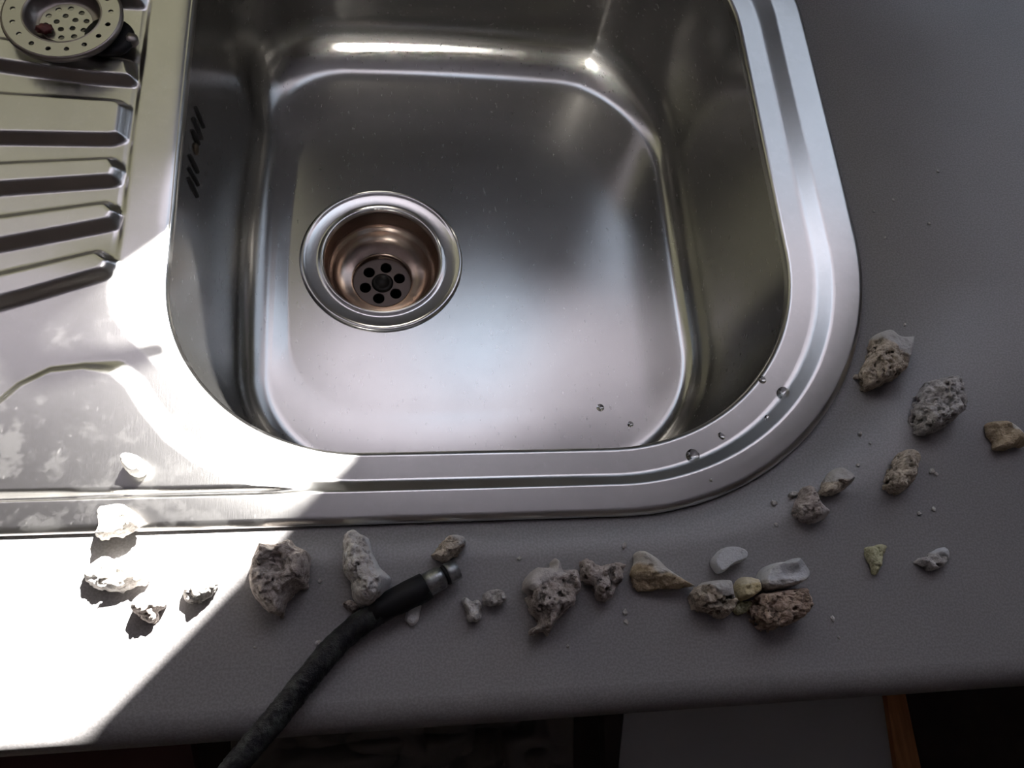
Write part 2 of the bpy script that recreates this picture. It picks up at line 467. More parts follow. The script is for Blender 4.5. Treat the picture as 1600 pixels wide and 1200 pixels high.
UNDER = True
th = []
dens = lambda a: 0.0034 if abs(abs(a) - math.pi) < 0.95 else 0.0062
a = -math.pi
while a < math.pi - 0.002:
    th.append(a); a += dens(a)
th = np.array(th); NT = len(th)
ox, oy = ray_contour(f_open, CX, CY, th); ux, uy = ray_contour(f_outr, CX, CY, th)
fx, fy = ray_contour(f_floor, CX, CY, th)
NR = 250
rows = []
_l = np.hypot(ux - CX, uy - CY)
for k_, z_ in ((2.6, 0.0001), (1.4, 0.0004), (0.4, 0.0005)):
    rows.append(np.stack([ux - (ux - CX) / _l * k_ * mm, uy - (uy - CY) / _l * k_ * mm, np.full(NT, z_)], 1))
for i in range(NR + 1):
    t = (i / NR) ** 1.12
    x = ux + (ox - ux) * (1 - (1 - t)); y = uy + (oy - uy) * (1 - (1 - t))
    if i == 0: x, y = ux, uy
    z = sheet_z(x, y)
    if i == NR: z = z * 0 + z
    rows.append(np.stack([x, y, z], 1))
# extra fine lip rows
rows = rows[:-1]
for dd in (2.4, 1.8, 1.2, 0.7, 0.3, 0.1):
    dx, dy = ux - ox, uy - oy; L = np.hypot(dx, dy)
    x, y = ox + dx / L * dd * mm, oy + dy / L * dd * mm
    rows.append(np.stack([x, y, sheet_z(x, y)], 1))
rows.append(np.stack([ox, oy, np.full(NT, sheet_z(ox, oy).min())], 1))
z_lip = rows[-1][:, 2].copy(); NLIP = len(rows) - 1
# wall with a fillet into the floor
dx, dy = fx - ox, fy - oy; L = np.hypot(dx, dy)
bk_ = sstep(0.40, 0.46, fy)
rf = np.minimum(0.022 + 0.016 * bk_, L * 0.85); HF = 0.024 + 0.016 * bk_
wx, wy = fx - dx / L * rf, fy - dy / L * rf            # foot of the wall
zf0 = ZF + 0.0
for k in range(1, 25):
    t = k / 24
    x = ox + (wx - ox) * t; y = oy + (wy - oy) * t
    rows.append(np.stack([x, y, z_lip + (ZF + HF - z_lip) * t], 1))
for k in range(1, 15):
    a_ = k / 14 * math.pi / 2
    x = wx + (fx - wx) * (1 - math.cos(a_)); y = wy + (fy - wy) * (1 - math.cos(a_))
    rows.append(np.stack([x, y, ZF + HF * (1 - math.sin(a_))], 1))
RD = 0.0500
gx, gy = DC[0] + RD * np.cos(th), DC[1] + RD * np.sin(th)
for k in range(1, 41):
    t = k / 40
    x = fx + (gx - fx) * t; y = fy + (gy - fy) * t
    dr = np.hypot(x - DC[0], y - DC[1])
    z = ZF - 0.0022 * sstep(0.20, 0.05, dr) * min(1, t * 3)
    rows.append(np.stack([x, y, np.full(NT, 0) + z], 1))
V = np.concatenate(rows); NRW = len(rows)
ii, jj = np.meshgrid(np.arange(NRW - 1), np.arange(NT), indexing='ij'); j2 = (jj + 1) % NT
Fq = np.stack([ii * NT + jj, ii * NT + j2, (ii + 1) * NT + j2, (ii + 1) * NT + jj], -1).reshape(-1, 4)
sink = tag(empty('kitchen_sink', (0, 0.30, 0)), 'stainless steel kitchen sink with rectangular bowl and ribbed drainer, set into the grey worktop', 'sink')
sb = np_mesh('sink_body', V - np.array([0, 0.30, 0]), Fq)
sink_body = link('sink_body', sb, M_STEEL, sink)
sb.materials.append(M_BOWL)
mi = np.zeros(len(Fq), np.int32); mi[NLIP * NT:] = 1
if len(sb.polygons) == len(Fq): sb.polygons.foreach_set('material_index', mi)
sink_body['label'] = 'pressed steel bowl, rim and ribbed drainer'

# drain fitting
zd = ZF - 0.0022
def part_of(o, parent):
    o.parent = parent; o.matrix_parent_inverse = Matrix.Translation(-Vector(parent.location)); return o
cen = (DC[0], DC[1], zd)
fl = [(0.0500, -0.003), (0.0595, -0.0005), (0.0597, 0.0006), (0.0590, 0.0016), (0.0578, 0.0022), (0.0566, 0.0020), (0.0556, 0.0014), (0.0548, 0.0012), (0.0480, 0.0002),
      (0.0462, 0.0002), (0.0450, 0.0009), (0.0440, 0.0011), (0.0430, 0.0006), (0.0424, -0.0008), (0.0420, -0.0025)]
drain = lathe('drain_flange', fl, M_DRAIN, None, 128, cen); part_of(drain, sink)
drain['label'] = 'round polished waste flange set in the bowl floor'
cup = [(0.0423, -0.0020), (0.0418, -0.005), (0.0414, -0.014), (0.0406, -0.0175), (0.0392, -0.0195), (0.0380, -0.0204), (0.0368, -0.0222), (0.035, -0.0255),
       (0.031, -0.0285), (0.027, -0.0302), (0.0240, -0.0312), (0.0228, -0.0318), (0.0221, -0.0330), (0.0218, -0.0375)]
drain_cup = lathe('waste_cup', cup, M_CUP, None, 128, cen); drain_cup.parent = drain
drain_cup['label'] = 'brownish stained steel cup of the waste'

def holed_plate(name, outer, holes, z, thick, m, cx, cy, outer_in=None, n=48):
    cu = bpy.data.curves.new(name + '_c', 'CURVE'); cu.dimensions = '2D'; cu.fill_mode = 'BOTH'; cu.extrude = thick / 2
    cu.bevel_depth = thick * 0.12; cu.bevel_resolution = 1
    def ring(x, y, r, k):
        s = cu.splines.new('POLY'); s.points.add(k - 1); s.use_cyclic_u = True
        for i in range(k):
            a = 2 * math.pi * i / k
            s.points[i].co = (x + r * math.cos(a), y + r * math.sin(a), 0, 1)
    ring(0, 0, outer, 96)
    if outer_in: ring(0, 0, outer_in, 96)
    for hx, hy, hr in holes: ring(hx, hy, hr, 20)
    o = bpy.data.objects.new(name + '_c', cu); COL.objects.link(o)
    dg = bpy.context.evaluated_depsgraph_get(); dg.update()
    me = bpy.data.meshes.new_from_object(o.evaluated_get(dg)); me.name = name
    bpy.data.objects.remove(o); bpy.data.curves.remove(cu)
    me.transform(Matrix.Translation((cx, cy, z)))
    me.materials.clear()
    return link(name, me, m, None, False)
zp = zd - 0.0375
holes = [(0.0138 * math.cos(math.radians(18 + 60 * k)), 0.0138 * math.sin(math.radians(18 + 60 * k)), 0.0046) for k in range(6)]
plate = holed_plate('strainer_plate', 0.0219, holes, zp, 0.0015, M_PLATE, *DC); plate.parent = drain
plate['label'] = 'dark round plate with six holes'
hub = lathe('plate_screw', [(0.0, 0.0004), (0.0046, 0.0004), (0.0051, 0.0016), (0.0062, 0.0022), (0.0074, 0.0016), (0.0084, 0.0)], mat('dark_screw', (0.02, 0.018, 0.017), 0.5, 0.6), None, 32, (DC[0], DC[1], zp + 0.0009))
hub.parent = drain
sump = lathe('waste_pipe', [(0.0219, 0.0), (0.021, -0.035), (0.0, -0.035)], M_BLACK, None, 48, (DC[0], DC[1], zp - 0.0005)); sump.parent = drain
sump['label'] = 'black inside of the waste pipe'

# overflow slots on the left wall of the bowl
def wall_x(y, z):
    j = int(np.argmin(np.hypot(ox - (-0.11), oy - y)))
    t = (z_lip[j] - z) / (z_lip[j] - (ZF + 0.024)); return float(ox[j] + (wx[j] - ox[j]) * t)
def wall_from_px(px, py):
    # where the view through a photo position meets the left wall of the bowl
    z = -0.005
    for _ in range(400):
        x, y = at(px, py, z)
        if x <= wall_x(y, z): break
        z -= 0.0004
    return (wall_x(y, z), y, z)
slots = [((304, 166), (318, 200)), ((301, 184), (315, 218)), ((299, 203), (310, 226)), ((295, 242), (309, 270)), ((294, 262), (309, 290)), ((293, 278), (308, 308))]
for (p, q) in slots:
    A, B = Vector(wall_from_px(*p)), Vector(wall_from_px(*q))
    A.x += 0.0001; B.x += 0.0001
    me = tube_mesh('overflow_slot', [A + (B - A) * t for t in (0, 0.04, 0.5, 0.96, 1)], [0.0004, 0.0013, 0.0016, 0.0013, 0.0004], 10)
    o = link('overflow_slot', me, M_BLACK); part_of(o, sink)
p = Vector(wall_from_px(306, 233))
scw = link('overflow_screw', tube_mesh('overflow_screw', [p + Vector((-0.001, 0, 0)), p + Vector((0.0008, 0, 0)), p + Vector((0.0014, 0, 0))], [0.0036, 0.0036, 0.0025], 20), mat('rusty_screw', (0.07, 0.055, 0.035), 0.6, 0.6))
part_of(scw, sink); scw['label'] = 'dull screw in the middle of the overflow slots'

# ------------------------------------------------------------------ worktop
YF, YR, ZB = 0.0060, 0.0130, -0.040                    # flat until y=YF, bullnose radius
def worktop():
    X0, X1, YB = -0.75, 1.15, 0.645
    fh = lambda x, y: sd_rrect(x, y, OUTR[0] + 0.012, OUTR[1] - 0.010, OUTR[2] + 0.008, OUTR[3] - 0.012, (0.02, 0.155, 0.155, 0.02))
    n = 360
    t2 = np.linspace(-math.pi, math.pi, n, endpoint=False)
    corners = [math.atan2(yy - CY, xx - CX) for xx, yy in ((X0, YF), (X1, YF), (X1, YB), (X0, YB))]
    t2 = np.sort(np.concatenate([t2, corners])); n = len(t2)
    hx, hy = ray_contour(fh, CX, CY, t2)
    bx, by = ray_contour(lambda x, y: np.maximum(np.maximum(X0 - x, x - X1), np.maximum(YF - y, y - YB)), CX, CY, t2, 2.0)
    by = np.where(by < YF + 1e-5, YF, by)
    vs_, fs = [], []
    def addrow(x, y, z): vs_.extend(zip(x, y, z if hasattr(z, '__len__') else [z] * n))
    addrow(hx, hy, ZB); addrow(hx, hy, 0.0)
    for k in (0.33, 0.66, 1.0): addrow(hx + (bx - hx) * k, hy + (by - hy) * k, 0.0)
    rows_ = 5
    for i in range(rows_ - 1):
        for j in range(n):
            j2 = (j + 1) % n; fs.append((i * n + j, i * n + j2, (i + 1) * n + j2, (i + 1) * n + j))
    base = len(vs_)
    # bullnose front, sharing the front line
    prof = [(YF - YR * math.sin(a), -YR + YR * math.cos(a)) for a in np.linspace(0, math.pi / 2, 10)] + [(YF - YR, ZB + YR * 0.6)] \
        + [(YF - YR * 0.6 * math.cos(a) - YR * 0.4, ZB + YR * 0.6 * (1 - math.sin(a))) for a in np.linspace(0.2, math.pi / 2, 6)] + [(OUTR[2] + 0.008, ZB)]
    for x in (X0, X1):
        for (yy, zz) in prof: vs_.append((x, yy, zz))
    m_ = len(prof)
    for k in range(m_ - 1): fs.append((base + k, base + k + 1, base + m_ + k + 1, base + m_ + k))
    me = mesh_from('worktop', vs_, fs)
    o = link('grey_worktop', me, M_TOP)
    return o
wt = worktop()
tag(wt, 'grey laminate kitchen worktop with a rounded front edge, carrying the sink and the stones', 'worktop')

# ------------------------------------------------------------------ room
M_WALL = mat('wall_paint', (0.62, 0.58, 0.52), 0.8)
M_DARKW = mat('dark_blocker', (0.10, 0.075, 0.06), 0.7)
M_CEIL = mat('ceiling_paint', (0.42, 0.405, 0.43), 0.8)
M_FLOORM = mat('floor_dark', (0.05, 0.03, 0.025), 0.6, 0, lambda nt, b: nt.links.new(
    ramp(nt, noise(nt, 12, 4).outputs[0], 0.3, 0.7, (0.02, 0.012, 0.010), (0.05, 0.03, 0.024)).outputs[0], b.inputs['Base Color']))
WY = 0.652
def struct(name, boxes, m):
    bm = bmesh.new()
    for b in boxes: box(bm, *b)
    o = bm_obj(name, bm, m); return tag(o, kind='structure')
RX0, RX1, RY0, ZC, ZFL = -1.8, 2.1, -0.62, 1.65, -0.90
struct('floor', [(RX0, RX1, RY0, WY + 0.1, ZFL - 0.05, ZFL)], M_FLOORM)
struct('ceiling', [(RX0, RX1, RY0, WY + 0.1, ZC, ZC + 0.05)], M_CEIL)
struct('wall_left', [(RX0 - 0.08, RX0, RY0, WY + 0.1, ZFL, ZC)], M_WALL)
struct('wall_right', [(RX1, RX1 + 0.08, RY0, WY + 0.1, ZFL, ZC)], M_WALL)
# back wall with one wide window; its panes
WX0, WX1, WZ0, WZ1 = -1.0, 0.95, 0.15, 1.50
struct('wall_back', [(RX0, WX0, WY, WY + 0.10, ZFL, ZC), (WX1, RX1, WY, WY + 0.10, ZFL, ZC), (WX0, WX1, WY, WY + 0.10, ZFL, WZ0), (WX0, WX1, WY, WY + 0.10, WZ1, ZC)], M_WALL)
# unseen dark wall added close behind the viewer to cut the light there
FZ0, FZ1 = 0.3, 1.3
struct('added_dark_wall', [(RX0, RX1, RY0 - 0.08, RY0, ZFL, ZC)], M_DARKW)

def frosted(name, color, trans=0.8):
    m = bpy.data.materials.new(name); m.use_nodes = True; nt = m.node_tree
    nt.nodes.remove(nt.nodes['Principled BSDF']); out = nt.nodes['Material Output']
    t = nd(nt, 'ShaderNodeBsdfTranslucent'); d = nd(nt, 'ShaderNodeBsdfDiffuse')
    t.inputs[0].default_value = (*color, 1); d.inputs[0].default_value = (*[min(1, c * 2) for c in color], 1)
    n = noise(nt, 3.0, 2); r = ramp(nt, n.outputs[0], 0.3, 0.7, tuple(0.75 * c for c in color), color)
    nt.links.new(r.outputs[0], t.inputs[0])
    mx = nd(nt, 'ShaderNodeMixShader'); mx.inputs[0].default_value = trans
    nt.links.new(d.outputs[0], mx.inputs[1]); nt.links.new(t.outputs[0], mx.inputs[2]); nt.links.new(mx.outputs[0], out.inputs[0])
    return m
M_FRL = frosted('sheer_curtain_left', (0.25, 0.245, 0.205))
M_FRR = frosted('sheer_curtain_right', (0.355, 0.38, 0.42))
M_FRU = frosted('sheer_curtain_upper', (0.42, 0.405, 0.43))

# opening in an added blind, cut to shape the sunlight: outline of the sunlit patch carried back along the sun to the window plane
def to_window(x, y, z, Y=WY + 0.052):
    t = (Y - y) / SUN_DIR.y; return (x + SUN_DIR.x * t, z + SUN_DIR.z * t)
def wallpt(px, py): return to_window(*wall_from_px(px, py))
g = lambda px, py, z=0.003: to_window(*at(px, py, z), z)
gap = [g(270, 349), g(172, 425), g(64, 506), g(60, 522), g(75, 540), g(120, 541), g(200, 535), g(250, 519), g(268, 524), g(270, 549),
       g(200, 577), g(120, 596), g(60, 610), g(20, 590), g(-10, 555), g(-80, 600), g(-500, 700), g(-500, 1700), g(-150, 1440, 0), g(130, 1143, 0), g(310, 963, 0), g(428, 836), g(556, 700),
       wallpt(346, 640), wallpt(318, 500), wallpt(303, 392), wallpt(290, 370)]
gx_ = [p[0] for p in gap]; gz_ = [p[1] for p in gap]
print('gap x', min(gx_), max(gx_), 'z', min(gz_), max(gz_))
bx0, bx1, bz0, bz1 = min(gx_) - 0.03, max(gx_) + 0.03, min(gz_) - 0.03, min(max(gz_) + 0.03, WZ1)
def blind(name, x0, x1, z0, z1, m, hole=None, Y=WY + 0.052):
    cu = bpy.data.curves.new(name + '_c', 'CURVE'); cu.dimensions = '2D'; cu.fill_mode = 'BOTH'; cu.extrude = 0.001
    for pts in ([(x0, z0), (x1, z0), (x1, z1), (x0, z1)], hole):
        if not pts: continue
        s = cu.splines.new('POLY'); s.points.add(len(pts) - 1); s.use_cyclic_u = True
        for i, (a, b) in enumerate(pts): s.points[i].co = (a, b, 0, 1)
    o = bpy.data.objects.new(name + '_c', cu); COL.objects.link(o)
    dg = bpy.context.evaluated_depsgraph_get(); dg.update()
    me = bpy.data.meshes.new_from_object(o.evaluated_get(dg)); bpy.data.objects.remove(o); bpy.data.curves.remove(cu)
    me.materials.clear()
    me.transform(Matrix.Translation((0, Y, 0)) @ Matrix.Rotation(math.pi / 2, 4, 'X'))
    ob = link(name, me, m, None, False); tag(ob, kind='structure'); return ob
M_OPAQUE = mat('gobo_cloth', (0.10, 0.085, 0.08), 0.9)
XL, XR, ZM = -0.12, 0.33, 0.66
blind('window_1', WX0, XL, WZ0, 0.80, M_FRL)
blind('window_2', XR, WX1, WZ0 + 0.06, ZM, M_FRR)
blind('sun_gobo', WX0, WX1, bz0 if False else 0.80, WZ1, M_FRU, [p for p in gap] if min(gz_) > 0.80 else None) if False else None
# the middle blind carries the gap
def two_tone(m):
    nt = m.node_tree; b = nt.nodes['Principled BSDF']; out = nt.nodes['Material Output']
    t = nd(nt, 'ShaderNodeBsdfTranslucent'); t.inputs[0].default_value = (0.42, 0.405, 0.43, 1)
    tc = nd(nt, 'ShaderNodeTexCoord'); sp_ = nd(nt, 'ShaderNodeSeparateXYZ'); nt.links.new(tc.outputs['Object'], sp_.inputs[0])
    gt = nd(nt, 'ShaderNodeMath', operation='GREATER_THAN'); gt.inputs[1].default_value = 0.70; nt.links.new(sp_.outputs[2], gt.inputs[0])
    mx = nd(nt, 'ShaderNodeMixShader'); nt.links.new(gt.outputs[0], mx.inputs[0]); nt.links.new(b.outputs[0], mx.inputs[1]); nt.links.new(t.outputs[0], mx.inputs[2])
    nt.links.new(mx.outputs[0], out.inputs[0])
two_tone(M_OPAQUE)      # added blind: dark lower band, pale sheer top, set for the steel reflections
blind('sun_gobo', XL, XR, WZ0, WZ1, M_OPAQUE, gap)
blind('window_4', WX0, XL, 0.80, WZ1, M_FRU)
blind('window_5', XR, WX1, ZM, WZ1, M_FRU)
bm = bmesh.new(); box(bm, XR, WX1, WY + 0.045, WY + 0.06, WZ0, WZ0 + 0.06)
tag(bm_obj('trim_1', bm, M_WALL), kind='structure')

# ------------------------------------------------------------------ stones
def make_stone(outline, h, m, label, seed, base=0.0, rough=1.0, w=0.62, skin=None, pits=0.5, freq=1.0, zref=0.35, flat=False, tilt=(0, 0), cat='stone', name='scale_stone', group=None, top_off=(0, 0), face=None):
    P = np.array([at(px, py, base + h * zref) for px, py in outline])
    P = closed_spline(P, 3)
    c = P.mean(0); P = P - c
    ext = np.abs(P).max(0); size = max(P.max(0) - P.min(0))
    cell = min(0.00055, max(0.00028, size / 64))
    pad = 4 * cell + 0.0012 * rough
    x = np.arange(P[:, 0].min() - pad, P[:, 0].max() + pad, cell); y = np.arange(P[:, 1].min() - pad, P[:, 1].max() + pad, cell)
    z = np.arange(-3 * cell, h * 1.25 + 4 * cell + 0.0015, cell)
    X2, Y2 = np.meshgrid(x, y, indexing='ij')
    D = sd_poly(P, X2, Y2)
    dmax = -D.min()
    W = max(dmax * w, 1e-5)
    q = np.clip(-D / W, 0, 1)
    T = h * (1 - (1 - q) ** 2.2) ** 0.55
    T = T * (1 + (0.0 if flat else 0.16) * fbm(X2 / (size * 0.35), Y2 / (size * 0.35), X2 * 0, seed, 2))
    T = T + tilt[0] * X2 + tilt[1] * Y2
    if face:   # a cut side: the height drops towards (fx,fy) beyond a line
        nx_, ny_, off, slope = face
        T = np.minimum(T, h * 1.0 - slope * np.maximum(0, X2 * nx_ + Y2 * ny_ - off * size))
    X, Y, Z = np.meshgrid(x, y, z, indexing='ij')
    D3 = D[:, :, None]; T3 = T[:, :, None]
    sk = np.zeros(X.shape)
    if skin is not None:   # (nx, ny, offset): half of the lump that kept its smooth face
        sn = skin[0] * X + skin[1] * Y - skin[2] * size + 0.0022 * vnoise(X / 0.004, Y / 0.004, Z / 0.004, seed + 50)
        sk = sstep(-0.0008, 0.0008, sn)
    mid = h * 0.42
    # underside narrows a little
    Db = D3 + np.maximum(0, (mid - Z) / max(mid, 1e-6)) ** 2 * 0.16 * dmax
    F = np.maximum(np.maximum(Db, -Z * 0.9), (Z - T3) * 0.75)
    rr = rough * (1 - 0.75 * sk)
    s1 = 0.0042 / freq; s2 = 0.0016 / freq
    F = F + rr * (0.00140 * fbm(X / s1, Y / s1, Z / s1, seed, 2) + 0.00085 * vnoise(X / s2, Y / s2, Z / s2, seed + 3))
    if pits > 0:
        v = vnoise(X / 0.0030, Y / 0.0030, Z / 0.0030, seed + 11) + 0.5 * vnoise(X / 0.0013, Y / 0.0013, Z / 0.0013, seed + 12)
        cr_ = np.maximum(0, 1 - 5.0 * np.abs(vnoise(X / 0.0036, Y / 0.0036, Z / 0.0036, seed + 21)))
        F = F + pits * (0.0050 * np.maximum(0, v - 0.22) + 0.0011 * cr_) * (1 - 0.85 * sk)
    F = np.maximum(F, -Z)
    F[0] = F[-1] = 1e-3; F[:, 0] = F[:, -1] = 1e-3; F[:, :, 0] = F[:, :, -1] = 1e-3
    V_, Q = surface_net(F, (x[0], y[0], z[0]), cell)
    # keep only the largest connected lump
    par = np.arange(len(V_))
    for _ in range(60):
        mn = par[Q].min(1); new = par.copy()
        for k in range(4): np.minimum.at(new, Q[:, k], mn)
        new = new[new]
        if (new == par).all(): break
        par = new
    big = np.bincount(par[Q[:, 0]]).argmax(); keep = par[Q[:, 0]] == big; Q = Q[keep]
    used = np.unique(Q); rm = -np.ones(len(V_), int); rm[used] = np.arange(len(used)); V_ = V_[used]; Q = rm[Q]
    me = np_mesh(name, V_, Q)
    at_ = me.attributes.new('skin', 'FLOAT', 'POINT')
    if skin is not None:
        sn = skin[0] * V_[:, 0] + skin[1] * V_[:, 1] - skin[2] * size + 0.0022 * vnoise(V_[:, 0] / 0.004, V_[:, 1] / 0.004, V_[:, 2] / 0.004, seed + 50)
        at_.data.foreach_set('value', sstep(-0.0009, 0.0009, sn).astype(np.float32))
    v = vnoise(V_[:, 0] / 0.0030, V_[:, 1] / 0.0030, V_[:, 2] / 0.0030, seed + 11) + 0.5 * vnoise(V_[:, 0] / 0.0013, V_[:, 1] / 0.0013, V_[:, 2] / 0.0013, seed + 12)
    a2 = me.attributes.new('pit_tone', 'FLOAT', 'POINT')
    a2.data.foreach_set('value', (np.clip((v - 0.20) / 0.30, 0, 1) * min(1, pits)).astype(np.float32))
    o = link(name, me, m)
    o.location = (c[0], c[1], base - V_[:, 2].min() + 0.00002)
    tag(o, label, cat, group)
    return o
G_ST = 'lumps of scale scattered round the sink'
def zoomed(pts, ox_, oy_, s): return [(ox_ + s * a_, oy_ + s * b_) for a_, b_ in pts]
ST = []
def stone(*a_, **k): ST.append(make_stone(*a_, seed=17 + 31 * len(ST), group=G_ST, **k))

stone([(192,717),(197,711),(207,709),(219,714),(227,723),(229,735),(222,743),(212,745),(203,741),(196,735),(191,726)], 0.012, S_WHITE, 'small sunlit white stone lying on the steel of the sink above the front rim', base=0.0044, pits=.2, rough=.6, skin=(1, .3, -.25))
stone([(147,836),(157,844),(182,839),(218,825),(213,804),(202,794),(188,786),(160,793),(152,809),(154,824)], 0.013, S_WHITE, 'sunlit white stone resting on the front steel rim of the sink', base=0.0046, pits=.35, rough=.7)
stone([(128,903),(132,890),(148,876),(168,868),(185,876),(212,882),(233,896),(234,911),(218,918),(198,921),(176,925),(152,923),(138,914)], 0.012, S_WHITE, 'long sunlit white stone on the worktop just below the stone on the rim', pits=.5, rough=.9)
stone([(206,952),(212,936),(228,925),(250,926),(261,936),(258,950),(248,956),(246,968),(236,975),(224,970),(214,963)], 0.013, S_PINK, 'sunlit knobbly pinkish stone, lowest one inside the sunlit patch', pits=.6, rough=1.0, skin=(0, 1, .0))
stone([(286,934),(287,916),(300,900),(320,893),(335,897),(342,912),(337,926),(323,936),(306,945),(293,943)], 0.011, S_WHITE, 'small pitted stone half way out of the sunlit patch at its slanting edge', pits=.8, rough=1.0)
stone(zoomed([(160,160),(230,130),(380,160),(430,145),(500,125),(600,95),(680,180),(830,270),(850,450),(800,690),(700,740),(590,860),(520,1040),(430,1070),(280,1000),(110,800),(70,620),(80,440),(150,240)],380,830,.125), 0.020, S_PINK, 'largest round pinkish grey stone, flat and rough, beside the edge of the sunlight', pits=.55, rough=1.15, w=.5)
stone([(536,835),(553,825),(565,832),(578,841),(584,862),(595,885),(605,894),(613,906),(604,924),(595,937),(580,949),(560,948),(549,934),(547,915),(536,894),(534,865)], 0.021, S_WHITE, 'long upright white stone with a smooth right side, left of the hose', pits=.7, rough=.95, skin=(.9, .2, .10), w=.8)
stone([(536,943),(545,937),(556,941),(564,950),(553,957),(543,951)], 0.005, S_PINK, 'small pinkish chip tucked under the foot of the long white stone', pits=.3, rough=.5)
stone([(670,870),(679,861),(689,846),(704,836),(719,836),(728,842),(727,855),(715,867),(697,881),(682,877)], 0.011, S_TAN, 'small tan stone touching the metal end of the hose', pits=.5, rough=.8, skin=(.8, .6, .25))
stone([(640,942),(658,940),(657,958),(653,972),(643,979),(635,972),(632,966)], 0.004, S_WHITE, 'white wedge-shaped chip sticking out from under the hose', pits=0, rough=.2, flat=True, skin=(0, 1, -1))
stone([(720,938),(727,932),(737,939),(747,937),(754,946),(750,957),(752,967),(742,975),(731,971),(728,956),(722,947)], 0.009, S_WHITE, 'small white bone-shaped stone right of the hose end', pits=.4, rough=.6)
stone([(752,932),(760,924),(775,920),(787,926),(792,939),(782,947),(767,950),(756,945)], 0.009, S_GREY, 'small round grey stone beside the bone-shaped one', pits=.9, rough=.8)
stone(zoomed([(120,460),(190,340),(300,260),(430,270),(450,200),(510,150),(575,220),(590,300),(660,290),(760,300),(800,420),(800,560),(745,640),(750,700),(640,790),(560,870),(490,970),(420,1090),(365,1040),(300,1050),(180,1090),(200,1000),(300,945),(300,880),(230,820),(180,720),(170,600),(120,540)],800,850,.1333), 0.019, S_PINK, 'large jagged coral-like stone with a ragged tail, below the middle of the sink front', pits=1.25, rough=1.5, skin=(-.45, .9, .17), w=.45)
stone([(905,886),(908,874),(921,873),(936,883),(945,882),(963,879),(976,885),(972,896),(971,910),(961,922),(957,935),(949,942),(935,939),(927,925),(922,915),(909,907)], 0.014, S_PINK, 'knobbly heart-shaped greyish stone right of the jagged coral-like one', pits=.9, rough=1.1, w=.55)
stone([(985,903),(984,892),(991,878),(990,865),(1002,860),(1022,870),(1045,890),(1067,905),(1088,915),(1074,919),(1056,922),(1030,923),(1010,924),(996,923)], 0.014, S_SHELL, 'cone-shaped white and tan stone with its sharp tip pointing right', pits=.35, rough=.6, skin=(.35, .94, .02), face=(-.35, -.94, .0, 1.1), w=.6)
stone([(1111,883),(1113,871),(1127,857),(1145,855),(1159,860),(1164,868),(1161,877),(1148,882),(1137,888),(1129,895),(1120,896)], 0.009, S_GREY, 'smooth pale half-disc stone lying alone above the cluster of four', pits=.05, rough=.3, flat=True, skin=(0, 1, -1), w=.25)
stone([(1077,931),(1081,923),(1092,913),(1104,908),(1135,906),(1141,923),(1146,945),(1140,957),(1129,968),(1116,965),(1103,957),(1084,951)], 0.016, S_TAN, 'blocky tan stone at the left of the cluster, under the tip of the cone-shaped one', pits=.9, rough=1.0, skin=(.5, .86, .15), w=.4)
stone([(1149,941),(1160,938),(1172,941),(1171,952),(1158,961),(1146,957)], 0.006, S_GREEN, 'small olive stone just below the yellow one in the cluster', pits=.4, rough=.6)
stone([(1149,912),(1156,902),(1169,902),(1179,908),(1178,917),(1179,928),(1165,938),(1150,937),(1147,925)], 0.014, S_YEL, 'small smooth yellow block-shaped stone in the middle of the cluster', pits=.05, rough=.35, skin=(.2, 1, .05), w=.35, base=0.001)
stone([(1173,958),(1176,933),(1193,926),(1227,921),(1249,919),(1256,933),(1258,956),(1243,972),(1213,984),(1195,985),(1180,978)], 0.017, S_BROWN, 'large brown stone with deep pits, at the bottom right of the cluster', pits=1.3, rough=1.2, w=.42)
stone([(1183,905),(1191,889),(1205,881),(1223,880),(1233,874),(1247,887),(1254,903),(1247,914),(1224,920),(1202,924),(1191,923),(1181,917)], 0.020, S_GREY, 'white slab-like stone leaning on the back of the large brown pitted one', pits=.25, rough=.7, skin=(0, 1, -.1), w=.3, tilt=(0, .10))
stone(zoomed([(565,340),(590,270),(640,180),(650,100),(740,70),(770,110),(880,120),(885,180),(850,300),(810,360),(740,400),(620,430),(590,390)],1200,500,.25), 0.016, S_TAN, 'tan sponge-like stone with a smooth grey upper corner, nearest the right rim of the sink', pits=1.3, rough=1.1, skin=(.75, .66, .12), w=.45)
stone(zoomed([(905,560),(940,460),(980,390),(1060,370),(1150,345),(1185,380),(1195,460),(1215,550),(1190,600),(1110,670),(960,720),(920,640)],1200,500,.25), 0.017, S_GREY, 'lumpy light grey stone right of the sponge-like one', pits=.9, rough=1.3, w=.5)
stone([(1541,670),(1543,660),(1568,659),(1585,670),(1597,684),(1601,698),(1585,699),(1570,704),(1552,702),(1553,691),(1543,679)], 0.010, S_SHELL, 'thin curved shell-like tan flake at the right edge of the picture', pits=.1, rough=.35, skin=(.7, .7, .28), w=.6)
stone([(1384,750),(1390,734),(1397,718),(1407,705),(1422,704),(1431,715),(1430,737),(1420,760),(1405,772),(1385,764)], 0.014, S_TAN, 'oval stone with a hollow tan face and a grey rim, halfway down the right side', pits=.8, rough=.7, skin=(.85, -.3, .20))
stone([(1280,772),(1285,755),(1295,738),(1310,730),(1326,740),(1328,756),(1312,770),(1292,777)], 0.012, S_TAN, 'small rounded pale stone near the lower right corner of the sink', pits=.5, rough=.5, skin=(.3, .9, -.05))
stone([(1239,795),(1247,777),(1252,763),(1262,759),(1271,772),(1280,787),(1295,800),(1287,812),(1267,819),(1247,810)], 0.012, S_PINK, 'small boot-shaped pinkish stone beside the rounded pale one', pits=.5, rough=.8, skin=(.95, -.2, .12))
